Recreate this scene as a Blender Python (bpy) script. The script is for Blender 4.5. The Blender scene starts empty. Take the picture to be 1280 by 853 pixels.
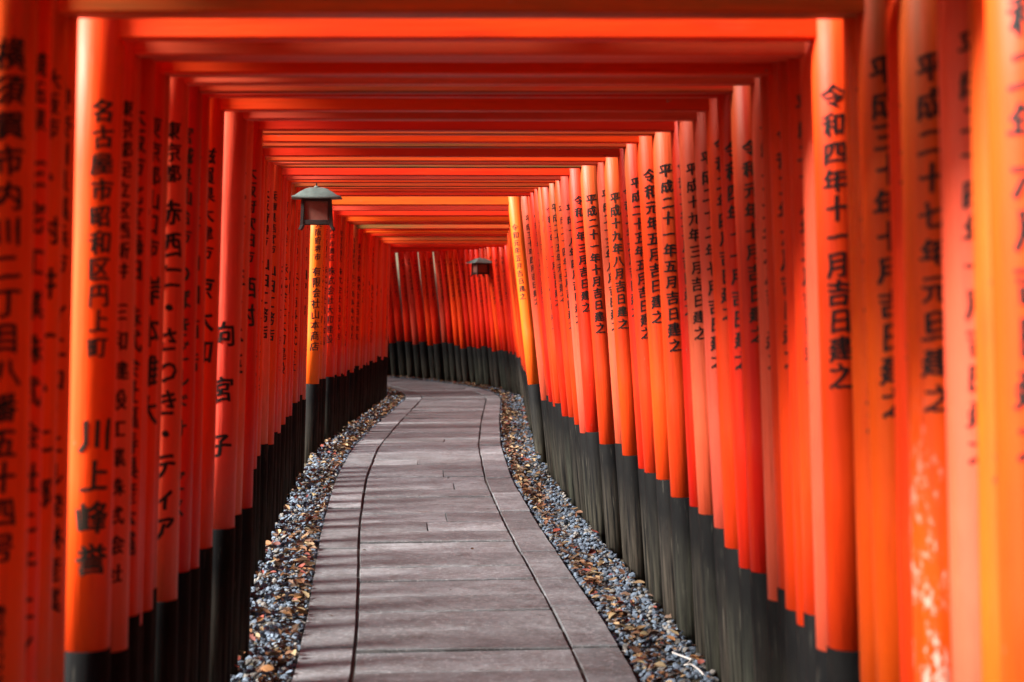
import bpy, bmesh, math, random
import numpy as np
from mathutils import Vector, Matrix

rnd = random.Random(11)
S = bpy.context.scene
COL = S.collection
rad = math.radians

# ------------------------------------------------------------------ camera
F = 2150.0                      # focal length in pixels of the 1280 px wide photograph
EYE = 1.45
HORIZON = 340.0
cam = bpy.data.cameras.new('camera')
cam.lens = F / 1280 * 36
cam.sensor_width = 36
cam.clip_start = 0.05
cam.clip_end = 600
cam.dof.use_dof = True
cam.dof.focus_distance = 10.5
cam.dof.aperture_fstop = 3.5
co = bpy.data.objects.new('camera', cam)
COL.objects.link(co)
co.location = (0, 0, EYE)
co.rotation_euler = (rad(90) - math.atan((426.5 - HORIZON) / F), 0, 0)
S.camera = co

# ------------------------------------------------------------------ sky, sun, exposure
SUN_EL, SUN_AZ = 31.0, -106.0     # azimuth measured from +Y (ahead) towards +X (right): sun on the left, a bit behind
w = bpy.data.worlds.new('World')
S.world = w
w.use_nodes = True
nt = w.node_tree
bgn = nt.nodes['Background']
sky = nt.nodes.new('ShaderNodeTexSky')
sky.sky_type = 'NISHITA'
sky.sun_disc = False
sky.sun_elevation = rad(SUN_EL)
sky.sun_rotation = rad(SUN_AZ)
sky.air_density = 1.0
sky.dust_density = 2.5
sky.ozone_density = 1.0
nt.links.new(sky.outputs[0], bgn.inputs[0])
bgn.inputs[1].default_value = 0.06
sl = bpy.data.lights.new('sun', 'SUN')
sl.energy = 5.0
sl.angle = rad(18)
sl.color = (1.0, 0.95, 0.87)
so = bpy.data.objects.new('sun', sl)
COL.objects.link(so)
sd = Vector((math.cos(rad(SUN_EL)) * math.sin(rad(SUN_AZ)), math.cos(rad(SUN_EL)) * math.cos(rad(SUN_AZ)), math.sin(rad(SUN_EL))))
so.rotation_euler = (-sd).to_track_quat('-Z', 'Y').to_euler()
so.location = (0, 0, 30)
S.view_settings.view_transform = 'Standard'
S.view_settings.look = 'None'
S.view_settings.gamma = 1
S.view_settings.use_curve_mapping = False
S.view_settings.exposure = 2.05
S.render.engine = 'CYCLES'
S.cycles.use_denoising = True
S.cycles.max_bounces = 10
S.cycles.diffuse_bounces = 7
S.cycles.glossy_bounces = 3
S.cycles.sample_clamp_indirect = 6
S.cycles.caustics_reflective = False
S.cycles.caustics_refractive = False

# ------------------------------------------------------------------ helpers
def mesh_obj(name, V, Fc, mat=None, parent=None, loc=(0, 0, 0), rot=(0, 0, 0), color=None, smooth=False):
    me = bpy.data.meshes.new(name)
    me.from_pydata([tuple(v) for v in V], [], Fc)
    if smooth:
        me.polygons.foreach_set('use_smooth', [True] * len(me.polygons))
    if mat:
        me.materials.append(mat)
    me.update()
    o = bpy.data.objects.new(name, me)
    COL.objects.link(o)
    o.location = loc
    o.rotation_euler = rot
    if parent:
        o.parent = parent
    if color:
        o.color = color
    return o

def empty(name, loc, rz=0):
    o = bpy.data.objects.new(name, None)
    COL.objects.link(o)
    o.location = loc
    o.rotation_euler = (0, 0, rz)
    o.empty_display_size = 0.2
    return o

def tag(o, label, cat, group=None):
    o['label'] = label
    o['category'] = cat
    if group:
        o['group'] = group
    return o

def bbox(x0, x1, y0, y1, z0, z1, b=0.006):
    """box with chamfered edges as (verts, faces)"""
    bm = bmesh.new()
    bmesh.ops.create_cube(bm, size=1)
    for v in bm.verts:
        v.co = Vector((x0 + (v.co.x + .5) * (x1 - x0), y0 + (v.co.y + .5) * (y1 - y0), z0 + (v.co.z + .5) * (z1 - z0)))
    if b > 0:
        bmesh.ops.bevel(bm, geom=bm.edges[:], offset=b, segments=1, affect='EDGES')
    bm.verts.ensure_lookup_table()
    V = [v.co.copy() for v in bm.verts]
    Fc = [[v.index for v in f.verts] for f in bm.faces]
    bm.free()
    return V, Fc

def join(*parts):
    V, Fc = [], []
    for v, f in parts:
        n = len(V)
        V += list(v)
        Fc += [[i + n for i in q] for q in f]
    return V, Fc

def lathe(rings, n=24, wob=0.0, seed=0, cap0=True, cap1=True):
    """rings: list of (z, r); returns verts, faces"""
    r_ = random.Random(seed)
    ph = [r_.uniform(0, 6.28) for _ in range(3)]
    V, Fc = [], []
    for z, r in rings:
        for k in range(n):
            a = 2 * math.pi * k / n
            rr = r * (1 + wob * (math.sin(2 * a + ph[0]) * .6 + math.sin(3 * a + ph[1] + z) * .4))
            V.append((rr * math.cos(a), rr * math.sin(a), z))
    for i in range(len(rings) - 1):
        for k in range(n):
            a, b = i * n + k, i * n + (k + 1) % n
            Fc.append((a, b, b + n, a + n))
    if cap0:
        Fc.append(tuple(range(n - 1, -1, -1)))
    if cap1:
        m = (len(rings) - 1) * n
        Fc.append(tuple(range(m, m + n)))
    return V, Fc

# ------------------------------------------------------------------ materials
def newmat(name):
    m = bpy.data.materials.new(name)
    m.use_nodes = True
    t = m.node_tree
    b = t.nodes['Principled BSDF']
    return m, t, b

def N(t, kind, **kw):
    n = t.nodes.new(kind)
    for k, v in kw.items():
        setattr(n, k, v)
    return n

def L(t, a, b):
    t.links.new(a, b)

def ramp(t, src, p0, p1, c0=(0, 0, 0, 1), c1=(1, 1, 1, 1)):
    r = N(t, 'ShaderNodeValToRGB')
    r.color_ramp.elements[0].position = p0
    r.color_ramp.elements[1].position = p1
    r.color_ramp.elements[0].color = c0
    r.color_ramp.elements[1].color = c1
    L(t, src, r.inputs[0])
    return r.outputs[0]

def mixc(t, fac, a, b, mode='MIX'):
    m = N(t, 'ShaderNodeMix', data_type='RGBA', blend_type=mode)
    if isinstance(fac, (int, float)):
        m.inputs[0].default_value = fac
    else:
        L(t, fac, m.inputs[0])
    for i, v in ((6, a), (7, b)):
        if isinstance(v, tuple):
            m.inputs[i].default_value = v
        else:
            L(t, v, m.inputs[i])
    return m.outputs[2]

def mul(t, a, b, op='MULTIPLY'):
    m = N(t, 'ShaderNodeMath', operation=op)
    for i, v in ((0, a), (1, b)):
        if isinstance(v, (int, float)):
            m.inputs[i].default_value = v
        else:
            L(t, v, m.inputs[i])
    return m.outputs[0]

def coords(t, scale, rnd_off=True):
    tc = N(t, 'ShaderNodeTexCoord')
    mp = N(t, 'ShaderNodeMapping')
    mp.inputs['Scale'].default_value = scale
    L(t, tc.outputs['Object'], mp.inputs['Vector'])
    if rnd_off:
        oi = N(t, 'ShaderNodeObjectInfo')
        sc = N(t, 'ShaderNodeMath', operation='MULTIPLY')
        L(t, oi.outputs['Random'], sc.inputs[0])
        sc.inputs[1].default_value = 37.0
        cb = N(t, 'ShaderNodeCombineXYZ')
        for i in range(3):
            L(t, sc.outputs[0], cb.inputs[i])
        L(t, cb.outputs[0], mp.inputs['Location'])
    return mp.outputs[0], tc

def noise(t, vec, scale, detail=4, rough=.6):
    n = N(t, 'ShaderNodeTexNoise')
    n.inputs['Scale'].default_value = scale
    n.inputs['Detail'].default_value = detail
    n.inputs['Roughness'].default_value = rough
    L(t, vec, n.inputs['Vector'])
    return n.outputs['Fac']

def paint(name, axis='z', flake=False):
    """vermilion paint over wood; colour from the object, its alpha = how weathered the wood shows at the top"""
    m, t, b = newmat(name)
    oi = N(t, 'ShaderNodeObjectInfo')
    base = oi.outputs['Color']
    gs = (1, 1, .05) if axis == 'z' else (.05, 1, 1)
    gv, tc = coords(t, gs)
    pv, _ = coords(t, (1, 1, .35) if axis == 'z' else (.35, 1, 1))
    grain = noise(t, gv, 110, 3)
    streak = noise(t, gv, 22, 4)
    patch = noise(t, pv, 3.2, 5, .65)
    # slow drift in depth of colour and thin streaks
    c = mixc(t, mul(t, ramp(t, patch, .35, .75), .55), base, (.60, .009, .002, 1))
    c = mixc(t, mul(t, ramp(t, streak, .48, .72), .30), c, (.86, .085, .006, 1))
    # chalky, faded paint
    chalk = noise(t, pv, 7, 6, .7)
    c = mixc(t, mul(t, ramp(t, chalk, .60, .82), .18), c, (.78, .15, .07, 1))
    # bare weathered wood
    sep = N(t, 'ShaderNodeSeparateXYZ')
    L(t, tc.outputs['Object'], sep.inputs[0])
    if axis == 'z':
        mr = N(t, 'ShaderNodeMapRange')
        mr.inputs[1].default_value = 1.25
        mr.inputs[2].default_value = 2.0
        L(t, sep.outputs[2], mr.inputs[0])
        h = mr.outputs[0]
    else:
        h = None
    wn = ramp(t, noise(t, gv, 9, 6, .75), .36, .62)
    wmask = mul(t, oi.outputs['Alpha'], wn)
    if h is not None:
        wmask = mul(t, wmask, h)
    c = mixc(t, wmask, c, (.17, .085, .022, 1))
    # grain: thin dark checks along the wood, grimy drips
    gf, _ = coords(t, (1, 1, .03) if axis == 'z' else (.03, 1, 1))
    c = mixc(t, mul(t, ramp(t, noise(t, gf, 75, 4, .7), .56, .68), .42), c, (.36, .010, .003, 1))
    c = mixc(t, mul(t, ramp(t, noise(t, gf, 31, 5, .8), .66, .74), .5), c, (.20, .020, .008, 1))
    # small chips down to wood or primer
    cv, _ = coords(t, (1, 1, .5) if axis == 'z' else (.5, 1, 1))
    chips = ramp(t, noise(t, cv, 34, 5, .7), .70, .73)
    c = mixc(t, mul(t, chips, .7), c, (.30, .20, .15, 1))
    if flake:
        mr2 = N(t, 'ShaderNodeMapRange')
        mr2.inputs[1].default_value = 1.25
        mr2.inputs[2].default_value = .75
        L(t, sep.outputs[2], mr2.inputs[0])
        fl = ramp(t, noise(t, cv, 30, 8, .8), .54, .58)
        # flakes on the face towards the path only
        mr3 = N(t, 'ShaderNodeMapRange')
        mr3.inputs[1].default_value = -.012
        mr3.inputs[2].default_value = -.03
        L(t, sep.outputs[0], mr3.inputs[0])
        c = mixc(t, mul(t, mul(t, fl, mr2.outputs[0]), mr3.outputs[0]), c, (.80, .62, .52, 1))
    L(t, c, b.inputs['Base Color'])
    rr = N(t, 'ShaderNodeMapRange')
    rr.inputs[3].default_value = .34
    rr.inputs[4].default_value = .66
    L(t, patch, rr.inputs[0])
    L(t, rr.outputs[0], b.inputs['Roughness'])
    b.inputs['Specular IOR Level'].default_value = .20
    bp = N(t, 'ShaderNodeBump')
    bp.inputs['Strength'].default_value = .45
    bp.inputs['Distance'].default_value = .003
    L(t, mul(t, grain, streak, 'ADD'), bp.inputs['Height'])
    L(t, bp.outputs[0], b.inputs['Normal'])
    return m

def black_wood():
    m, t, b = newmat('black_base_paint')
    gv, tc = coords(t, (1, 1, .045))
    g = noise(t, gv, 60, 4)
    p, _ = coords(t, (1, 1, .4))
    pn = noise(t, p, 5, 5, .7)
    sep = N(t, 'ShaderNodeSeparateXYZ')
    L(t, tc.outputs['Object'], sep.inputs[0])
    mr = N(t, 'ShaderNodeMapRange')           # splashed and worn grey towards the foot
    mr.inputs[1].default_value = .44
    mr.inputs[2].default_value = .05
    L(t, sep.outputs[2], mr.inputs[0])
    wear = mul(t, mr.outputs[0], ramp(t, g, .36, .68))
    c = mixc(t, ramp(t, pn, .3, .75), (.003, .0033, .004, 1), (.009, .0085, .0085, 1))
    oi = N(t, 'ShaderNodeObjectInfo')
    wc = mixc(t, oi.outputs['Random'], (.085, .070, .056, 1), (.062, .066, .050, 1))
    c = mixc(t, mul(t, wear, .8), c, wc)
    dn = noise(t, gv, 150, 2)
    c = mixc(t, mul(t, ramp(t, dn, .66, .72), .35), c, (.12, .11, .09, 1))
    L(t, c, b.inputs['Base Color'])
    b.inputs['Roughness'].default_value = .7
    b.inputs['Specular IOR Level'].default_value = .05
    bp = N(t, 'ShaderNodeBump')
    bp.inputs['Strength'].default_value = .4
    bp.inputs['Distance'].default_value = .003
    L(t, g, bp.inputs['Height'])
    L(t, bp.outputs[0], b.inputs['Normal'])
    return m

def ink():
    m, t, b = newmat('black_lettering')
    oi = N(t, 'ShaderNodeObjectInfo')
    v, _ = coords(t, (1, 1, 1))
    n = noise(t, v, 60, 4, .7)
    c = mixc(t, mul(t, ramp(t, n, .55, .75), oi.outputs['Alpha']), oi.outputs['Color'], (.22, .05, .03, 1))
    L(t, c, b.inputs['Base Color'])
    b.inputs['Roughness'].default_value = .5
    b.inputs['Specular IOR Level'].default_value = .2
    return m

def stone():
    m, t, b = newmat('granite_slab')
    oi = N(t, 'ShaderNodeObjectInfo')
    v, _ = coords(t, (1, 1, 1))
    tv, _ = coords(t, (.16, 1, 1))                 # tooling runs across the path
    big = noise(t, v, 2.6, 5, .6)
    mid = noise(t, v, 11, 8, .78)
    fine = noise(t, v, 46, 5, .8)
    tool = noise(t, tv, 13, 8, .8)
    c = mixc(t, ramp(t, big, .32, .68), (.068, .071, .080, 1), (.152, .158, .172, 1))
    c = mixc(t, mul(t, ramp(t, mid, .47, .58), .55), c, (.048, .044, .045, 1))
    c = mixc(t, mul(t, ramp(t, tool, .50, .60), .50), c, (.046, .043, .045, 1))
    c = mixc(t, mul(t, ramp(t, fine, .54, .62), .55), c, (.28, .285, .30, 1))
    c = mixc(t, mul(t, ramp(t, noise(t, v, 5, 7, .75), .60, .70), .45), c, (.085, .058, .045, 1))   # brown staining
    hv = N(t, 'ShaderNodeHueSaturation')
    mr = N(t, 'ShaderNodeMapRange')
    mr.inputs[3].default_value = .70
    mr.inputs[4].default_value = 1.35
    L(t, oi.outputs['Random'], mr.inputs[0])
    L(t, mr.outputs[0], hv.inputs['Value'])
    L(t, c, hv.inputs['Color'])
    L(t, hv.outputs[0], b.inputs['Base Color'])
    b.inputs['Roughness'].default_value = .6
    b.inputs['Specular IOR Level'].default_value = .35
    bp = N(t, 'ShaderNodeBump')
    bp.inputs['Strength'].default_value = 1.0
    bp.inputs['Distance'].default_value = .012
    L(t, mul(t, tool, mid, 'ADD'), bp.inputs['Height'])
    L(t, bp.outputs[0], b.inputs['Normal'])
    return m

def attr_mat(name, rough=.7, spec=.3, bump=0):
    m, t, b = newmat(name)
    a = N(t, 'ShaderNodeVertexColor')
    a.layer_name = 'tint'
    L(t, a.outputs[0], b.inputs['Base Color'])
    b.inputs['Roughness'].default_value = rough
    b.inputs['Specular IOR Level'].default_value = spec
    if bump:
        v, _ = coords(t, (1, 1, 1), False)
        bp = N(t, 'ShaderNodeBump')
        bp.inputs['Strength'].default_value = bump
        bp.inputs['Distance'].default_value = .004
        L(t, noise(t, v, 160, 4), bp.inputs['Height'])
        L(t, bp.outputs[0], b.inputs['Normal'])
    return m

def soil(name, c0, c1, sc):
    m, t, b = newmat(name)
    v, _ = coords(t, (1, 1, 1), False)
    c = mixc(t, ramp(t, noise(t, v, sc, 8, .75), .35, .68), c0, c1)
    L(t, c, b.inputs['Base Color'])
    b.inputs['Roughness'].default_value = .9
    bp = N(t, 'ShaderNodeBump')
    bp.inputs['Strength'].default_value = .8
    bp.inputs['Distance'].default_value = .02
    L(t, noise(t, v, sc * 2.5, 6), bp.inputs['Height'])
    L(t, bp.outputs[0], b.inputs['Normal'])
    return m

def plain(name, col, rough=.5, metal=0.0, nscale=30, amt=.4, dark=(.02, .02, .02, 1), spec=.4):
    m, t, b = newmat(name)
    v, _ = coords(t, (1, 1, 1))
    c = mixc(t, mul(t, ramp(t, noise(t, v, nscale, 5, .7), .4, .75), amt), col, dark)
    L(t, c, b.inputs['Base Color'])
    b.inputs['Roughness'].default_value = rough
    b.inputs['Metallic'].default_value = metal
    b.inputs['Specular IOR Level'].default_value = spec
    return m

M_PILLAR = paint('vermilion_pillar_paint', 'z')
M_FLAKE = paint('vermilion_flaking_paint', 'z', True)
M_BEAM = paint('vermilion_beam_paint', 'x')
M_BLACK = black_wood()
M_INK = ink()
M_STONE = stone()
M_GRAVEL = attr_mat('gravel_stone', .75, .3, .5)
M_LEAF = attr_mat('dry_leaf', .7, .3)
M_BED = soil('path_bed_soil', (.035, .026, .020, 1), (.085, .062, .045, 1), 30)
M_JOINT = soil('joint_grit', (.018, .015, .013, 1), (.055, .045, .040, 1), 60)
M_EARTH = soil('forest_floor', (.030, .024, .014, 1), (.080, .062, .032, 1), 4)
M_CAP = plain('lintel_cap_black', (.02, .02, .021, 1), .55)
M_COPPER = plain('lantern_roof_patina', (.115, .155, .145, 1), .6, 0, 25, .7, (.035, .045, .043, 1))
M_LWOOD = plain('lantern_dark_wood', (.018, .012, .011, 1), .5)
M_PAPER = plain('lantern_paper', (.20, .075, .060, 1), .55, 0, 18, .6, (.16, .035, .015, 1))
M_IRON = plain('iron', (.03, .03, .032, 1), .45, .6)
M_CORD = plain('white_cord', (.45, .43, .42, 1), .5, 0, 60, .3, (.4, .37, .33, 1))

# ------------------------------------------------------------------ the course of the path
K = 1.216
PD = np.array([-6, 0, 2.5, 3.3, 5, 6.1, 7.93, 9.86, 11.8, 14.5, 18.1]) * K
PX = np.array([-.12, -.12, -.118, -.122, -.160, -.262, -.455, -.615, -.705, -.742, -.757])
ZD = np.array([-10, 14.0, 17.6, 22, 32]); ZZ = np.array([0, 0, -.09, -.19, -.24])
yy = np.arange(-6, 22.01, .05)
xx = np.interp(yy, PD, PX)
ker = np.hanning(31); ker /= ker.sum()
xx = np.convolve(np.pad(xx, 15, mode='edge'), ker, mode='valid')
BR = 7.4
th = np.arange(.05 / BR, rad(95), .05 / BR)
bx0 = xx[-1]
ax_ = bx0 - BR + BR * np.cos(th)
ay_ = 22 + BR * np.sin(th)
PXY = np.concatenate([np.stack([xx, yy], 1), np.stack([ax_, ay_], 1)])
seg = np.linalg.norm(np.diff(PXY, axis=0), axis=1)
PS = np.concatenate([[0], np.cumsum(seg)])
S0 = np.interp(0, yy, PS[:len(yy)])
PS = PS - S0                                   # arc length, 0 abreast of the camera
S_BEND = PS[len(yy) - 1]
zfloor = lambda s: float(np.interp(s, ZD, ZZ))
ZS = np.interp(PS, ZD, ZZ)

def centre(s):
    return np.array([np.interp(s, PS, PXY[:, 0]), np.interp(s, PS, PXY[:, 1])])

def tangent(s):
    a, b = centre(s - .15), centre(s + .15)
    d = b - a
    return d / np.linalg.norm(d)

def at(s, u, z=0.0):
    """point u metres to the right of the centre line"""
    c, t = centre(s), tangent(s)
    return Vector((c[0] + t[1] * u, c[1] - t[0] * u, zfloor(s) + z))

Xc = lambda d: float(np.interp(d, yy, xx))
def s_of(d):                                    # arc length from depth (straight part)
    return float(np.interp(d, yy, PS[:len(yy)]))

# ------------------------------------------------------------------ terrain
def terrain():
    def axis(lo, hi, fine_lo, fine_hi, step):
        a = list(np.arange(fine_lo, fine_hi + 1e-6, step))
        x, st = fine_hi, step
        while x < hi:
            st *= 1.35; x += st; a.append(min(x, hi))
        x, st = fine_lo, step
        while x > lo:
            st *= 1.35; x -= st; a.insert(0, max(x, lo))
        return np.array(a)
    gx = axis(-260, 260, -14, 8, .4)
    gy = axis(-200, 320, -8, 36, .4)
    X, Y = np.meshgrid(gx, gy)
    P = np.stack([X.ravel(), Y.ravel()], 1)
    sub = PXY[::6]
    ss = ZS[::6]
    tx = np.gradient(sub, axis=0)
    tx /= np.linalg.norm(tx, axis=1)[:, None]
    D2 = ((P[:, None, :] - sub[None]) ** 2).sum(2)
    j = D2.argmin(1)
    dist = np.sqrt(D2[np.arange(len(P)), j])
    rel = P - sub[j]
    side = tx[j][:, 1] * rel[:, 0] - tx[j][:, 0] * rel[:, 1]     # >0 right of the path
    e = np.clip(dist - 1.45, 0, None)
    up = np.where(side > 0, 17 * (1 - np.exp(-e * .11)), -2.2 * (1 - np.exp(-e * .06)))  # unseen bank on the right, made steep to shut out sky light
    bump = .12 * np.sin(P[:, 0] * 1.3 + .7 * np.sin(P[:, 1] * .9)) * np.cos(P[:, 1] * 1.1) * np.clip(e * .5, 0, 1)
    big = 3.0 * np.sin(P[:, 0] * .045 + 1) * np.cos(P[:, 1] * .038) * np.clip((e - 8) / 40, 0, 1)
    Z = ss[j] - .075 + up + bump + big
    n, mth = X.shape
    V = [(a, b, c) for (a, b), c in zip(P, Z)]
    Fc = [(r * mth + c, r * mth + c + 1, (r + 1) * mth + c + 1, (r + 1) * mth + c) for r in range(n - 1) for c in range(mth - 1)]
    o = mesh_obj('ground', V, Fc, M_EARTH, smooth=True)
    o['kind'] = 'structure'
terrain()

# ------------------------------------------------------------------ path of stone slabs
END_S = S_BEND + BR * rad(88)
def strip(name, s0, s1, u0, u1, z, mat, step=.2):
    n = int((s1 - s0) / step) + 1
    V, Fc = [], []
    for i in range(n + 1):
        s = s0 + (s1 - s0) * i / n
        V += [at(s, u0, z), at(s, u1, z)]
    for i in range(n):
        a = 2 * i
        Fc.append((a, a + 1, a + 3, a + 2))
    return mesh_obj(name, V, Fc, mat)

path = strip('path', -2, END_S, -.66, .66, -.030, M_BED)
path['kind'] = 'structure'

def slab(s0, s1, u0, u1, seed):
    r = random.Random(seed)
    gap = .0075
    h = r.uniform(-.005, .005)
    tilt = r.uniform(-.003, .003)
    # outline with a few points along the edges so that slabs follow the curve and have slightly worn edges
    na, nu = 2, 5
    out = []
    def pt(a, b):
        s = s0 + gap + (s1 - s0 - 2 * gap) * a
        u = u0 + .002 + (u1 - u0 - .004) * b
        return s, u
    for k in range(nu): out.append(pt(0, k / nu))
    for k in range(na): out.append(pt(k / na, 1))
    for k in range(nu): out.append(pt(1, 1 - k / nu))
    for k in range(na): out.append(pt(1 - k / na, 0))
    cs, cu = (s0 + s1) / 2, (u0 + u1) / 2
    c = at(cs, cu)
    top, mid, low = [], [], []
    for (s, u) in out:
        js, ju = r.uniform(-.0022, .0022), r.uniform(-.0022, .0022)
        p = at(s + js, u + ju, h + tilt * (u - cu) / .4)
        p2 = at(s + js + (cs - s) / (s1 - s0) * .012, u + ju + (cu - u) / (u1 - u0) * .004, h + tilt * (u - cu) / .4 + .0045)
        low.append(p - Vector((0, 0, .05)) - c)
        mid.append(p - c)
        top.append(p2 - c)
    n = len(out)
    V = low + mid + top
    Fc = []
    for lv in (0, 1):
        for k in range(n):
            a, b = lv * n + k, lv * n + (k + 1) % n
            Fc.append((a, a + n, b + n, b))
    Fc.append(tuple(range(3 * n - 1, 2 * n - 1, -1)))
    return mesh_obj('paving_slab', [v for v in V], Fc, M_STONE, path, c)

r1 = random.Random(5)
UL, UR = -.405, .425               # the two long joints
s = 1.6
k = 0
while s < END_S - .4:
    ln = r1.uniform(.34, .41)
    if r1.random() < .12 and s < 16:
        sp = r1.uniform(-.12, .2)
        slab(s, s + ln, UL + .005, sp, k); k += 1
        slab(s, s + ln, sp, UR - .005, k); k += 1
    else:
        slab(s, s + ln, UL + .005, UR - .005, k); k += 1
    s += ln
for ua, ub in ((-.618, UL - .005), (UR + .005, .612)):
    s = 1.4 + r1.uniform(0, .4)
    while s < END_S - .8:
        ln = r1.uniform(.66, .88)
        slab(s, s + ln, ua, ub, k); k += 1
        s += ln

# ------------------------------------------------------------------ gates
# photo columns of the right-hand pillars' inner edge (at about y = 300), the writing on them, hue and weathering
O_ = (.86, .055, .004); R_ = (.78, .022, .003); P_ = (.80, .115, .060); B_ = (.70, .045, .005); Y_ = (.86, .110, .005); D_ = (.64, .010, .002)
HUE = {'o': (O_, 'bright orange'), 'r': (R_, 'vermilion red'), 'p': (P_, 'pale pinkish'), 'b': (B_, 'brown-weathered orange'), 'y': (Y_, 'yellow-orange'), 'd': (D_, 'deep red')}
FEAT = [  # x, right writing, hue, weathering, description for the label
    (1240, '令和二年六月吉日建之', 'o', .05, 'dated Reiwa two, June, boldest characters'),
    (1210, '平成二十四年八月吉日建之', 'y', 1.0, 'dated Heisei twenty-four, August, olive stained top'),
    (1175, '平成二十四年十月吉日建之', 'p', .1, 'dated Heisei twenty-four, October, milky pillar'),
    (1130, '平成二十七年元旦建之', 'y', .9, "dated Heisei twenty-seven, New Year's Day, white flaking paint"),
    (1108, '令和二年二月吉日建之', 'o', .1, 'dated Reiwa two, February'),
    (1080, '平成三十年十月吉日建之', 'y', .7, 'dated Heisei thirty, October'),
    (1062, '平成二十九年三月吉日建之', 'y', .6, 'dated Heisei twenty-nine, March, partly covered writing'),
    (1018, '令和四年十一月吉日建之', 'o', .0, 'dated Reiwa four, November, standing clear after a wide gap'),
    (1003, '平成二十年一月吉日建之', 'p', .1, 'dated Heisei twenty, January, whitish top'),
    (990, '平成二十八年五月吉日建之', 'o', .2, 'dated Heisei twenty-eight, May, partly covered writing'),
    (978, '平成三十年二月吉日建之', 'o', .3, 'dated Heisei thirty, February, narrow strip showing'),
    (965, '令和三年六月吉日建之', 'o', .1, 'dated Reiwa three, June'),
    (955, '平成二十六年三月吉日建之', 'b', .5, 'dated Heisei twenty-six, March'),
    (940, '平成二十三年九月吉日建之', 'p', .0, 'dated Heisei twenty-three, September, glossy whitish top'),
    (920, '令和元年十月吉日建之', 'd', .6, 'dated Reiwa one, October'),
    (905, '令和四年十一月吉日建之', 'r', .1, 'dated Reiwa four, November, squeezed between close neighbours'),
    (890, '令和二年四月吉日建之', 'o', .2, 'dated Reiwa two, April'),
    (876, '平成二十二年七月吉日建之', 'p', .3, 'dated Heisei twenty-two, July'),
    (857, '平成十九年三月吉日建之', 'p', .1, 'dated Heisei nineteen, March'),
    (845, '令和三年三月吉日建之', 'd', .1, 'dated Reiwa three, March'),
    (822, '平成二十一年五月吉日建之', 'b', .6, 'dated Heisei twenty-one, May'),
    (805, '令和元年五月吉日建之', 'o', .0, 'dated Reiwa one, May'),
    (788, '平成二十五年五月吉日建之', 'b', .9, 'dated Heisei twenty-five, May'),
    (780, '令和二年九月吉日建之', 'r', .1, 'dated Reiwa two, September'),
    (760, '平成十九年八月吉日建之', 'o', .5, 'dated Heisei nineteen, August'),
    (752, '平成二十三年八月吉日建之', 'p', .0, 'dated Heisei twenty-three, August'),
    (732, '平成二十一年十月吉日建之', 'b', .8, 'dated Heisei twenty-one, October'),
    (715, '令和二年三月吉日建之', 'r', .1, 'dated Reiwa two, March'),
    (708, '平成十八年四月吉日建之', 'p', .2, 'dated Heisei eighteen, April'),
    (700, '平成二十四年五月吉日建之', 'o', .3, 'dated Heisei twenty-four, May'),
    (693, '平成二十五年元旦建之', 'b', 1.0, "dated Heisei twenty-five, New Year's Day"),
    (685, '令和三年十一月吉日建之', 'r', .1, 'dated Reiwa three, November'),
    (678, '平成十七年十一月吉日建之', 'b', .5, 'dated Heisei seventeen, November'),
    (668, '令和元年七月吉日建之', 'd', .1, 'dated Reiwa one, July'),
    (659, '平成三十年四月吉日建之', 'p', .1, 'dated Heisei thirty, April'),
    (643, '令和元年五月吉日建之', 'y', .1, 'dated Reiwa one, May, first after a wide gap'),
]
PIL_R = .061
def tilt_r(d):
    return math.tan(rad(min(max(2.2 + .42 * (d - 4.0), 2.0), 6.2)))
TL = math.tan(rad(2.0))
HW = .925                        # pillar axis from the centre line, at the top of the black base (z = .55)

def x_right(d, z=1.55):
    return 640 + F * (Xc(d) + HW - PIL_R - tilt_r(d) * (z - .55)) / d

dd = np.linspace(1.8, 21.9, 6000)
xr = np.array([x_right(float(q)) for q in dd])
depth = [float(dd[np.argmin(abs(xr[:3600] - f[0]))]) for f in FEAT[:18]]
d19, dN = depth[-1] + .28, 12.5
inv = [float(dd[np.argmin(abs(xr[:3600] - f[0]))]) for f in FEAT[18:35]]
sp = np.clip(np.diff([inv[0]] + inv), .0, .7)
sp = .55 * sp + .45 * sp[1:].mean()
sp[0] = 0
cum = np.cumsum(sp)
depth += list(d19 + (dN - d19) * cum / cum[-1]) + [13.72]

GATES = []                        # dict per gate
for i, (f, d) in enumerate(zip(FEAT, depth)):
    if i and d - depth[i - 1] < .132:
        depth[i] = d = depth[i - 1] + .132
for i, (f, d) in enumerate(zip(FEAT, depth)):
    off = (f[0] - x_right(d)) * d / F
    GATES.append(dict(idx=i, d=d, off=max(-.09, min(.06, off)), text=f[1], hue=f[2], wx=f[3], feat=f[4]))
# gates that show only as slivers between those
fill = []
for a, b in zip(GATES, GATES[1:]):
    g = b['d'] - a['d']
    if g > .40 and b['d'] < 13:
        n = int(g / .25)
        for q in range(1, n):
            fill.append(a['d'] + g * q / n)
for d in fill:
    GATES.append(dict(d=d, off=rnd.uniform(.0, .02), hue=rnd.choice('rrdob'), wx=rnd.choice([0, .2, .6]), zone=0))
# from the wide gap to the bend
d = 13.72
while d < 21.7:
    d += rnd.uniform(.19, .29)
    if 14.5 < d < 15.05: d = 15.1
    if 17.0 < d < 17.42: d = 17.45
    GATES.append(dict(d=d, off=rnd.uniform(-.015, .02), hue=rnd.choice('rrooodbpy'), wx=rnd.choice([0, .1, .3, .8]), zone=1))
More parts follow.
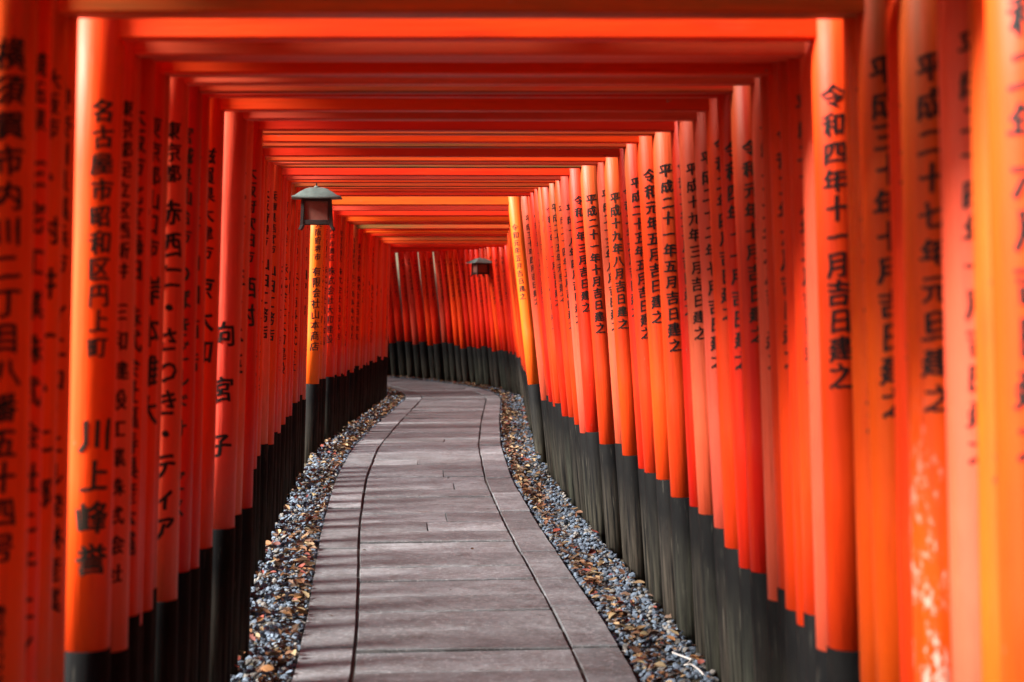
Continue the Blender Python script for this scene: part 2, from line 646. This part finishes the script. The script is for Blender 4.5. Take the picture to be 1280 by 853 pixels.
# behind the camera, past an opening in the row
d = depth[0] - .5
while d > -3.4:
    d -= rnd.uniform(.19, .27)
    GATES.append(dict(d=d, off=rnd.uniform(-.01, .02), hue=rnd.choice('roorp'), wx=rnd.choice([0, .1, .6]), zone=-1))
for g in GATES:
    g['s'] = s_of(g['d'])
# the bend
s = S_BEND + .38
while s < S_BEND + BR * rad(84):
    GATES.append(dict(s=s, d=22 + (s - S_BEND), off=rnd.uniform(-.012, .012), hue=rnd.choice('rrrrddoop'), wx=rnd.choice([0, 0, .3]), zone=2))
    s += rnd.uniform(.165, .215)
GATES.sort(key=lambda g: g['s'])
for i, g in enumerate(GATES):
    nb = [abs(GATES[j]['s'] - g['s']) for j in (i - 1, i + 1) if 0 <= j < len(GATES)]
    g['lt'] = min(.105 if 10.6 < g['d'] else .215, min(nb) - .012 - (.012 if g.get('zone') == 2 else 0))

# writing of the donors on the left-hand pillars, matched to the gate nearest in depth  (address, name)
LEFT = {   # index in FEAT: (address, name, size, kind, photo column of the pillar's inner edge)
    3: ('横須賀市内川二丁目八番五十四号', '株式会社コクサ', 1.3, None, 42),
    4: ('埼玉県', '三宅工業株式会社ニチエイ', .85, None, 61),
    5: ('大阪市', '・村井一・二郎', .8, None, 77),
    6: ('神奈川県横浜市', 'イエローヒル発林産業', .95, None, 94),
    7: ('名古屋市昭和区円上町', '川上峰誉', 1.0, None, 152),
    8: ('東京都足立区西新井', '三和建設工業株式会社', .8, None, 174),
    9: ('大阪市北区梅田', '株式会社福寿興産本舗', 1.15, None, 188),
    10: ('愛知県', '丸山', .8, None, 193),
    11: ('東京都山口市', '岸本雅大', 1.1, None, 205),
    12: ('兵庫県', '中田商店', .8, None, 209),
    13: ('東京都', '赤西仁・さつき・ティア', 1.0, 1, 236),
    14: ('宮城県仙台市', 'つばきビルドサービス', 1.0, None, 250),
    15: ('大阪府茨木市', '山田商店', .8, None, 262),
    16: ('滋賀県大津市', '京大和', 1.1, None, 275),
    17: ('', '向宮子', 1.1, 2, 304),
    18: ('東京都江東区', '佐々木英', 1.0, None, 312),
    19: ('大阪府吹田市', '西村', 1.2, None, 327),
}
ADDR = ['東京都港区', '大阪市中央区', '京都市伏見区', '福岡県博多区', '神戸市灘区', '名古屋市中区', '奈良県生駒市', '兵庫県西宮市', '東京都板橋区', '千葉県市川市', '大阪府堺市']
NAME = ['株式会社三和工業', '有限会社山本商店', '株式会社大和建設', '田中一男', '中村正一', '株式会社日吉本店', '山田工務店', '木下商事株式会社', '小林産業', '高田千代子']
DATE = ['平成十%s年%s月吉日建之', '平成二十%s年%s月吉日建之', '令和%s年%s月吉日建之']
NUM = '一二三四五六七八九'

# glyphs (the font built into Blender), thickened and slightly slanted like brush writing, cut into strips so that they wrap
GL = {}
def glyph(ch):
    if ch in GL:
        return GL[ch]
    cu = bpy.data.curves.new('glyph', 'FONT')
    cu.body = ch
    cu.resolution_u = 2
    cu.offset = 0
    o = bpy.data.objects.new('glyph', cu)
    COL.objects.link(o)
    bpy.context.view_layer.update()
    ev = o.evaluated_get(bpy.context.evaluated_depsgraph_get())
    me = ev.to_mesh()
    bm = bmesh.new()
    bm.from_mesh(me)
    ev.to_mesh_clear()
    bpy.data.objects.remove(o)
    bpy.data.curves.remove(cu)
    for q in range(-2, 3):
        bmesh.ops.bisect_plane(bm, geom=bm.verts[:] + bm.edges[:] + bm.faces[:], plane_co=(.5 + q * .18, 0, 0), plane_no=(1, 0, 0))
    bmesh.ops.triangulate(bm, faces=bm.faces[:])
    bm.verts.ensure_lookup_table()
    V = np.array([v.co[:] for v in bm.verts])
    Fc = np.array([[v.index for v in f.verts] for f in bm.faces], dtype=int)
    bm.free()
    x, y = V[:, 0] - .5, V[:, 1] - .38
    if ch == 'ー':                     # long vowel mark stands upright in vertical writing
        x, y = y.copy(), -x.copy()
    y2 = y + .10 * x - .10 * x * x
    x2 = x * (1 + .10 * np.sin(y * 5 + ord(ch) % 7)) + .02 * np.sin(y * 9 + ord(ch) % 5)
    y2 = y2 + .018 * np.sin(x * 11 + ord(ch) % 3)
    GL[ch] = (np.stack([x2, y2], 1), Fc)
    return GL[ch]

def inscription(parent, rows, r_at, seed, face, brush):
    """rows: list of (char, z, size)"""
    r = random.Random(seed)
    VV, FF, n = [], [], 0
    sway = r.uniform(-.004, .004)
    for ch, z, sz in rows:
        if ch in ' 　':
            continue
        P, Fc = glyph(ch)
        a = r.uniform(-.06, .06)
        u = (P[:, 0] * math.cos(a) - P[:, 1] * math.sin(a)) * sz * r.uniform(.92, 1.06) + r.uniform(-.002, .002) + sway
        v = (P[:, 0] * math.sin(a) + P[:, 1] * math.cos(a)) * sz * r.uniform(.94, 1.08) + z
        # the brush's thickness: the strokes laid a few times side by side, uprights fatter than crossbars
        for q, (du, dv) in enumerate(brush):
            R = r_at(z) + .0012 + q * .00012
            ph = (u + du * sz) / R + face
            VV.append(np.stack([R * np.sin(ph), -R * np.cos(ph), v + dv * sz], 1))
            FF.append(Fc + n)
            n += len(P)
    if not VV:
        return
    V = np.concatenate(VV); Fc = np.concatenate(FF)
    faded = r.random() < .12 and len(brush) == 4
    col = (.03, .022, .016, .7) if faded else (.012, .010, .010, .35)
    mesh_obj('lettering', V.tolist(), Fc.tolist(), M_INK, parent, color=col)

def jitter(c, r, amt=.06):
    k = 1 + r.uniform(-amt, amt)
    g = 1 + r.uniform(-amt * 2.5, amt * 2.5)
    return (min(.9, c[0] * k), c[1] * k * g, c[2] * k)

gate_no = 0
# which gates bear the clearly placed left-hand pillars of the photograph: inner edge column (at y about 300)
def x_left(d):
    return 640 + F * (Xc(d) - HW + PIL_R + TL * 1.0) / d

ZONE_TXT = {
    0: '{h} torii gate half hidden behind its dated neighbours, before the first lantern',
    1: '{h} torii gate with small writing, in the row between the two lanterns',
    2: '{h} torii gate standing round the bend by the far lantern',
    -1: '{h} torii gate in the row before the one with boldest characters',
}
ZONE_GRP = {0: 'gates half hidden among the dated gates', 1: 'gates between the two lanterns', 2: 'gates round the bend', -1: 'gates before the boldest lettered gate'}

for gi, g in enumerate(GATES):
    r = random.Random(1000 + gi)
    d, s = g['d'], g['s']
    zone = g.get('zone')
    t = tangent(s)
    ang = math.atan2(-t[0], t[1])
    rz = ang if zone == 2 else ang * .35 + rad(r.uniform(-.4, .4))
    c = centre(s)
    z0 = zfloor(s)
    root = empty('torii_gate', (c[0], c[1], z0), rz)
    hue, hname = HUE[g['hue']]
    lab = (hname + ' torii gate ' + g['feat']) if 'feat' in g else ZONE_TXT[zone].format(h=hname)
    if 'feat' in g:
        tag(root, lab, 'torii gate', 'torii gates lining the path')
    else:
        tag(root, lab, 'torii gate', ZONE_GRP[zone] + ', ' + hname)
    base = jitter(hue, r)
    zb = .55 + r.uniform(-.035, .035) + (.02 if r.random() < .2 else 0)
    nz = 1.985 + r.uniform(-.018, .018)                 # underside of the tie beam
    if 'feat' in g and g['d'] < 4.6:
        nz = 1.975 + .012 * math.sin(gi * 1.9)
    nh = r.uniform(.12, .145)
    ntk = r.uniform(.055, .07)
    top = nz + nh + r.uniform(.14, .18)                  # underside of the lintel
    R = PIL_R + r.uniform(-.004, .005)
    tR = tilt_r(min(d, 24)) if zone != -1 else math.tan(rad(2))
    if zone == 2:
        tR = math.tan(rad(6 + r.uniform(-.8, .8)))
    lefty = LEFT.get(g.get('idx', -1))
    for side in (-1, 1):
        tl = (TL if side < 0 else tR) * (1 + r.uniform(-.08, .08)) + r.uniform(-.003, .003)
        off = g['off'] if side > 0 else r.uniform(-.012, .012)
        if side < 0 and lefty:
            off = max(-.08, min(.08, -(lefty[4] - x_left(d)) * d / F))
        xa = side * (HW + tl * .55 + off)
        colr = jitter(base, r, .03) + (g['wx'],)
        rings = [(zb - .02, R), (zb + .4, R * .995), (1.2, R * .985), (1.7, R * .978), (top + .03, R * .97)]
        rp = lambda z, R=R, zb=zb, top=top: R * (1 - .03 * (z - zb) / (top - zb))
        mat = M_FLAKE if (g.get('feat', '').endswith('white flaking paint') and side > 0) else M_PILLAR
        V, Fc = lathe(rings, 28, .004, gi)
        p = mesh_obj('pillar', V, Fc, mat, root, (xa, 0, 0), (0, -side * math.atan(tl), 0), colr, True)
        # keep the pillars' side smooth but the caps flat
        V, Fc = lathe([(-.16, R + .004), (.2, R + .0035), (zb - .003, R + .003), (zb, R + .0005)], 28, .006, gi + 7)
        bo = mesh_obj('black_base', V, Fc, M_BLACK, p, smooth=True)
        # lettering
        if zone == -1:
            continue
        rows = []
        if side > 0:
            tx = g.get('text')
            if not tx:
                k = r.choice(DATE)
                tx = k % (r.choice(NUM), r.choice(NUM))
            z = 1.84 + r.uniform(-.03, .03)
            pit = r.uniform(.058, .066)
            if zone == 2: pit *= .92
            sz = pit * r.uniform(.84, .94)
            if g.get('feat', '').endswith('boldest characters'):
                sz, pit, z = .066, .077, 1.90
            for ch in tx:
                rows.append((ch, z, sz)); z -= pit
        else:
            if lefty:
                ad, nm, k, sp_, _ = lefty
            else:
                ad, nm, k, sp_ = r.choice(ADDR), r.choice(NAME), r.uniform(.8, 1.1), None
            z = 1.84 + r.uniform(-.03, .02)
            if sp_ == 2: z = 1.50
            pit = .060 * (k if k < 1.1 else 1.05)
            for ch in ad:
                rows.append((ch, z, pit * .9)); z -= pit
            z -= .05 + (.09 if g.get('idx') == 7 else 0)
            if sp_ == 2: z = 1.24
            room = z - (zb + .12)
            pn = min(.105, room / max(1, len(nm)))
            if lefty is None: pn = min(pn, .085)
            if sp_ == 2: pn = .19
            for ch in nm:
                rows.append((ch, z, min(.078, pn * .86) * min(k, 1.08))); z -= pn
        fc = -side * rad(r.uniform(14, 24))
        if side < 0 and g.get('idx') in (3, 4, 5, 6): fc = rad(46 if g['idx'] > 3 else 30)
        if side < 0 and g.get('idx') in (8, 9, 10, 11, 12): fc = rad(38)
        br = [(.034, -.014), (-.032, .012), (.010, .020), (-.010, -.018)] if d < 10 else ([(.018, -.008), (-.018, .008)] if d < 19 else [(.0, 0)])
        inscription(p, rows, rp, gi * 2 + (side > 0), fc, br)
    # tie beam and lintel
    ends_l = -(HW + .16); ends_r = HW + .16
    bc = jitter(base, r, .05) + (min(1.0, g['wx'] * 1.3),)
    V, Fc = bbox(ends_l, ends_r, -ntk / 2, ntk / 2, nz, nz + nh, .005)
    mesh_obj('tie_beam', V, Fc, M_BEAM, root, color=bc)
    V, Fc = bbox(-.04, .04, -.02, .02, nz + nh - .003, top + .003, .003)
    mesh_obj('strut', V, Fc, M_BEAM, root, color=bc)
    lt = g['lt']
    n = 8
    V, Fc = [], []
    def lint(zlo, zhi, th, half):
        V, Fc = [], []
        for q in range(n + 1):
            x = -half + 2 * half * q / n
            up = .05 * (abs(x) / half) ** 3
            V += [(x, -th / 2, zlo + up), (x, th / 2, zlo + up), (x, th / 2, zhi + up), (x, -th / 2, zhi + up)]
        for q in range(n):
            a = 4 * q
            for e in range(4):
                Fc.append((a + e, a + 4 + e, a + 4 + (e + 1) % 4, a + (e + 1) % 4))
        Fc.append((0, 1, 2, 3)); Fc.append((4 * n + 3, 4 * n + 2, 4 * n + 1, 4 * n))
        return V, Fc
    V, Fc = lint(top, top + .11, lt - .010, 1.22)
    lo = mesh_obj('lintel', V, Fc, M_BEAM, root, color=bc)
    V, Fc = lint(top + .112, top + .155, lt, 1.26)
    mesh_obj('lintel_cap', V, Fc, M_CAP, lo)

# ------------------------------------------------------------------ lanterns
def lantern(loc, rz, label, hang):
    g = empty('hanging_lantern', loc, rz)           # origin at the foot
    tag(g, label, 'lantern')
    H0, H1, B0, B1 = .0, .165, .088, .080
    # corner posts, splayed and running down into small feet
    for sx in (-1, 1):
        for sy in (-1, 1):
            w_ = .009
            V = []
            for z, b, k in ((-.028, B0 + .012, .8), (.0, B0, 1), (H1, B1, 1)):
                for ax, ay in ((-1, -1), (1, -1), (1, 1), (-1, 1)):
                    V.append((sx * b + ax * w_ * k, sy * b + ay * w_ * k, z))
            Fc = [(3, 2, 1, 0), (8, 9, 10, 11)]
            for lv in (0, 4):
                for e in range(4):
                    Fc.append((lv + e, lv + (e + 1) % 4, lv + 4 + (e + 1) % 4, lv + 4 + e))
            mesh_obj('post', V, Fc, M_LWOOD, g)
    V, Fc = join(bbox(-B0, B0, -B0 - .005, -B0 + .007, .003, .030, .002), bbox(-B0, B0, B0 - .007, B0 + .005, .003, .030, .002),
                 bbox(-B0 - .005, -B0 + .007, -B0 + .008, B0 - .008, .003, .030, .002), bbox(B0 - .007, B0 + .005, -B0 + .008, B0 - .008, .003, .030, .002))
    mesh_obj('bottom_rail', V, Fc, M_LWOOD, g)
    V, Fc = join(bbox(-B1, B1, -B1 - .005, -B1 + .007, H1 - .022, H1 - .002, .002), bbox(-B1, B1, B1 - .007, B1 + .005, H1 - .022, H1 - .002, .002),
                 bbox(-B1 - .005, -B1 + .007, -B1 + .008, B1 - .008, H1 - .022, H1 - .002, .002), bbox(B1 - .007, B1 + .005, -B1 + .008, B1 - .008, H1 - .022, H1 - .002, .002))
    mesh_obj('top_rail', V, Fc, M_LWOOD, g)
    V, Fc = bbox(-B0 + .008, B0 - .008, -B0 + .008, B0 - .008, .006, .014, .001)
    mesh_obj('floor_board', V, Fc, M_LWOOD, g)
    for k in range(4):
        V, Fc = bbox(-.070, .070, -.0815, -.0785, .028, H1 - .018, .0005)
        mesh_obj('panel', V, Fc, M_PAPER, g, (0, 0, 0), (0, 0, k * math.pi / 2))
    # hipped, flared metal roof
    n = 12
    prof = [(.154, H1 - .006), (.153, H1 + .000), (.128, H1 + .014), (.096, H1 + .037), (.066, H1 + .055), (.040, H1 + .064)]
    V, Fc = [], []
    for b, z in prof:
        for k in range(4):
            for q in range(n // 4 * 1):
                f_ = q / (n // 4)
                c0 = [(-1, -1), (1, -1), (1, 1), (-1, 1)][k]; c1 = [(-1, -1), (1, -1), (1, 1), (-1, 1)][(k + 1) % 4]
                x = c0[0] + (c1[0] - c0[0]) * f_; y = c0[1] + (c1[1] - c0[1]) * f_
                fl = (abs(x) * abs(y)) ** 2 * (.006 if b > .14 else 0)
                V.append((x * b, y * b, z + fl))
    m_ = n // 4 * 4
    for i in range(len(prof) - 1):
        for k in range(m_):
            a, b = i * m_ + k, i * m_ + (k + 1) % m_
            Fc.append((a, b, b + m_, a + m_))
    Fc.append(tuple(range(m_ - 1, -1, -1)))
    Fc.append(tuple(range((len(prof) - 1) * m_, len(prof) * m_)))
    ro = mesh_obj('roof', V, Fc, M_COPPER, g)
    V, Fc = lathe([(H1 + .060, .016), (H1 + .068, .018), (H1 + .076, .008)], 12)
    mesh_obj('finial', V, Fc, M_COPPER, ro, smooth=False)
    V, Fc = lathe([(H1 + .07, .004), (H1 + hang, .004)], 8)
    mesh_obj('hanger_rod', V, Fc, M_IRON, g, smooth=True)

lantern((-1.195, 10.55, 1.735), rad(4), 'metal-roofed wooden lantern hung under the beams midway, showing one full panel', .13)
lantern((-.445, 24.2, 1.41), rad(28), 'metal-roofed lantern hung at the far bend of the gate tunnel', .36)

# ------------------------------------------------------------------ gravel and leaves
def stones(name, s0, s1, u0, u1, n, seed, ico, size):
    r = np.random.RandomState(seed)
    bm = bmesh.new()
    bmesh.ops.create_icosphere(bm, subdivisions=ico, radius=1)
    bv = np.array([v.co[:] for v in bm.verts]); bf = np.array([[v.index for v in f.verts] for f in bm.faces])
    bm.free()
    variants = []
    for q in range(10):
        v = bv.copy()
        for _ in range(5):                      # knock flats off to make it look like broken stone
            nrm = r.normal(size=3); nrm /= np.linalg.norm(nrm)
            h = r.uniform(.55, .85)
            dpt = v @ nrm
            v = v - np.outer(np.clip(dpt - h, 0, None), nrm)
        variants.append(v)
    VV, FF, CC = [], [], []
    m = 0
    for q in range(n):
        ss = s0 + (s1 - s0) * r.rand()
        uu = u0 + (u1 - u0) * r.rand()
        v = variants[r.randint(10)] * (size * r.uniform(.55, 1.25)) * np.array([1, r.uniform(.6, .95), r.uniform(.42, .72)])
        a = r.uniform(0, 6.28); b = r.normal() * .35; c = r.normal() * .35
        Rm = np.array(Matrix.Rotation(a, 3, 'Z') @ Matrix.Rotation(b, 3, 'X') @ Matrix.Rotation(c, 3, 'Y'))
        v = v @ Rm.T
        p = at(ss, uu)
        z = p.z - .030 + r.rand() * .034
        VV.append(v + np.array([p.x, p.y, z])); FF.append(bf + m); m += len(bv)
        tone = r.uniform(.05, .17)
        warm = r.rand()
        col = np.array([.72, .95, 1.30]) * tone if warm < .75 else np.array([1.05, .98, .92]) * tone
        CC.append(np.tile(np.append(col, 1), (len(bv), 1)))
    o = mesh_obj(name, np.concatenate(VV).tolist(), np.concatenate(FF).tolist(), M_GRAVEL)
    ca = o.data.color_attributes.new('tint', 'FLOAT_COLOR', 'POINT')
    ca.data.foreach_set('color', np.concatenate(CC).ravel())
    o['kind'] = 'stuff'
    return o

def lab(o, l, c):
    o['label'] = l; o['category'] = c
for sd_, (u0, u1), where in ((1, (-.90, -.625), 'before the donors’ pillars'), (2, (.625, .90), 'before the dated pillars')):
    lab(stones('gravel', 4.0, 11.5, u0, u1, 4200, sd_, 2 if False else 1, .0185), 'blue-grey gravel beside the paving, coarse stones ' + where, 'gravel')
    lab(stones('gravel', 11.5, END_S - .5, u0, u1, 4600, sd_ + 10, 1, .0195), 'blue-grey gravel strip running to the bend ' + where, 'gravel')

def leaf_geo(r, L_):
    """a curled dry leaf: 2 x 5 quads"""
    n = 8
    V, Fc = [], []
    curl = r.uniform(-1.6, 2.6); fold = r.uniform(.1, 1.1); wid = r.uniform(.16, .42); lob = r.uniform(0, .45); lk = r.choice([2, 3, 3.5])
    for i in range(n + 1):
        f_ = i / n
        hw = wid * math.sin(math.pi * (f_ * .94 + .03)) ** .8 * L_ * (1 - lob * (.5 + .5 * math.sin(f_ * 6.28 * lk)))
        a = curl * (f_ - .5)
        x = (f_ - .5) * L_
        z = L_ * .28 * (1 - math.cos(a)) * (1 if curl > 0 else -1)
        for e in (-1, 0, 1):
            V.append((x, e * hw * math.cos(fold * .6), z + abs(e) * hw * math.sin(fold)))
    for i in range(n):
        for e in (0, 1):
            a = 3 * i + e
            Fc.append((a, a + 1, a + 4, a + 3))
    return np.array(V), np.array(Fc)

LEAFC = [(.15, .065, .026), (.19, .085, .030), (.11, .045, .022), (.24, .15, .075), (.075, .04, .024), (.17, .030, .018), (.30, .22, .12), (.13, .06, .03), (.09, .05, .03)]
def litter(name, spots, seed, size=(.016, .058)):
    r = random.Random(seed)
    VV, FF, CC, m = [], [], [], 0
    for (s_, u_, z_) in spots:
        V, Fc = leaf_geo(r, r.uniform(*size))
        Rm = np.array(Matrix.Rotation(r.uniform(0, 6.28), 3, 'Z') @ Matrix.Rotation(r.gauss(0, .35), 3, 'X') @ Matrix.Rotation(r.gauss(0, .3), 3, 'Y'))
        p = at(s_, u_, z_)
        VV.append(V @ Rm.T + np.array(p)); FF.append(Fc + m); m += len(V)
        c = r.choice(LEAFC); k = r.uniform(.4, 1.0)
        CC.append(np.tile(np.array([c[0] * k, c[1] * k, c[2] * k, 1]), (len(V), 1)))
    o = mesh_obj(name, np.concatenate(VV).tolist(), np.concatenate(FF).tolist(), M_LEAF)
    ca = o.data.color_attributes.new('tint', 'FLOAT_COLOR', 'POINT')
    ca.data.foreach_set('color', np.concatenate(CC).ravel())
    return o
rl = random.Random(77)
for sgn, where in ((-1, 'before the donors’ pillars'), (1, 'before the dated pillars')):
    sp_ = []
    for _ in range(4600):
        s_ = 4 + (END_S - 5) * rl.random()
        den = .5 + .5 * math.sin(s_ * 1.7 + sgn) * math.sin(s_ * .61 + 2)
        if rl.random() > .35 + .65 * den: continue
        # leaves gather along the kerb
        e = abs(rl.gauss(0, .06)) if rl.random() < (.72 if sgn > 0 else .5) else rl.uniform(0, .26)
        if e > .27: continue
        sp_.append((s_, sgn * (.635 + e), .012 + rl.random() * .016))
    o = litter('leaf_litter', sp_, 5 + sgn)
    o['kind'] = 'stuff'
    lab(o, 'brown dry leaves caught in the gravel ' + where, 'leaves')
# single leaves on the paving
def single(px, py):
    dpt = EYE * F / (py - HORIZON)
    x = (px - 640) * dpt / F
    s_ = s_of(dpt)
    return s_, x - Xc(dpt)
SP = [(563, 742), (405, 781), (412, 772), (470, 600), (645, 505 + 40), (800, 832), (523, 622), (700, 700), (590, 690), (455, 690), (500, 560), (560, 600), (610, 640)]
for k, (px, py) in enumerate(SP):
    s_, u_ = single(px, py)
    o = litter('fallen_leaf', [(s_, u_, .007)], 200 + k, (.016, .03))
    c = sum((v.co for v in o.data.vertices), Vector()) / len(o.data.vertices)
    o.data.transform(Matrix.Translation(-c)); o.location = c
    tag(o, 'small dry leaf lying alone on the stone paving', 'leaf', 'single leaves on the paving')
# fill of the long joints: crumbs of soil and grit
for ua in (UL, UR):
    o = strip('joint_fill', 1.6, END_S - .5, ua - .008, ua + .008, -.007, M_JOINT)
    o.parent = path
# a white cord peeping out of the gravel
def tube(pts, r_, n=6):
    V, Fc = [], []
    for i, p in enumerate(pts):
        a = pts[max(0, i - 1)]; b = pts[min(len(pts) - 1, i + 1)]
        dr = (b - a).normalized(); u = dr.cross(Vector((0, 0, 1))).normalized(); v = u.cross(dr)
        for k in range(n):
            an = 2 * math.pi * k / n
            V.append(p + (u * math.cos(an) + v * math.sin(an)) * r_)
    for i in range(len(pts) - 1):
        for k in range(n):
            a, b = i * n + k, i * n + (k + 1) % n
            Fc.append((a, b, b + n, a + n))
    return V, Fc
cp = [(845, 816), (853, 812), (851, 818), (842, 820), (858, 826), (866, 829), (862, 834), (857, 836), (866, 835), (876, 842), (882, 849)]
pts = []
for px, py in cp:
    dpt = (EYE - .018) * F / (py - HORIZON)
    pts.append(Vector(((px - 640) * dpt / F, dpt, .020)))
V, Fc = tube(pts, .0032)
o = mesh_obj('white_cord', V, Fc, M_CORD, smooth=True)
tag(o, 'short crumpled white cord lying on the gravel', 'cord')
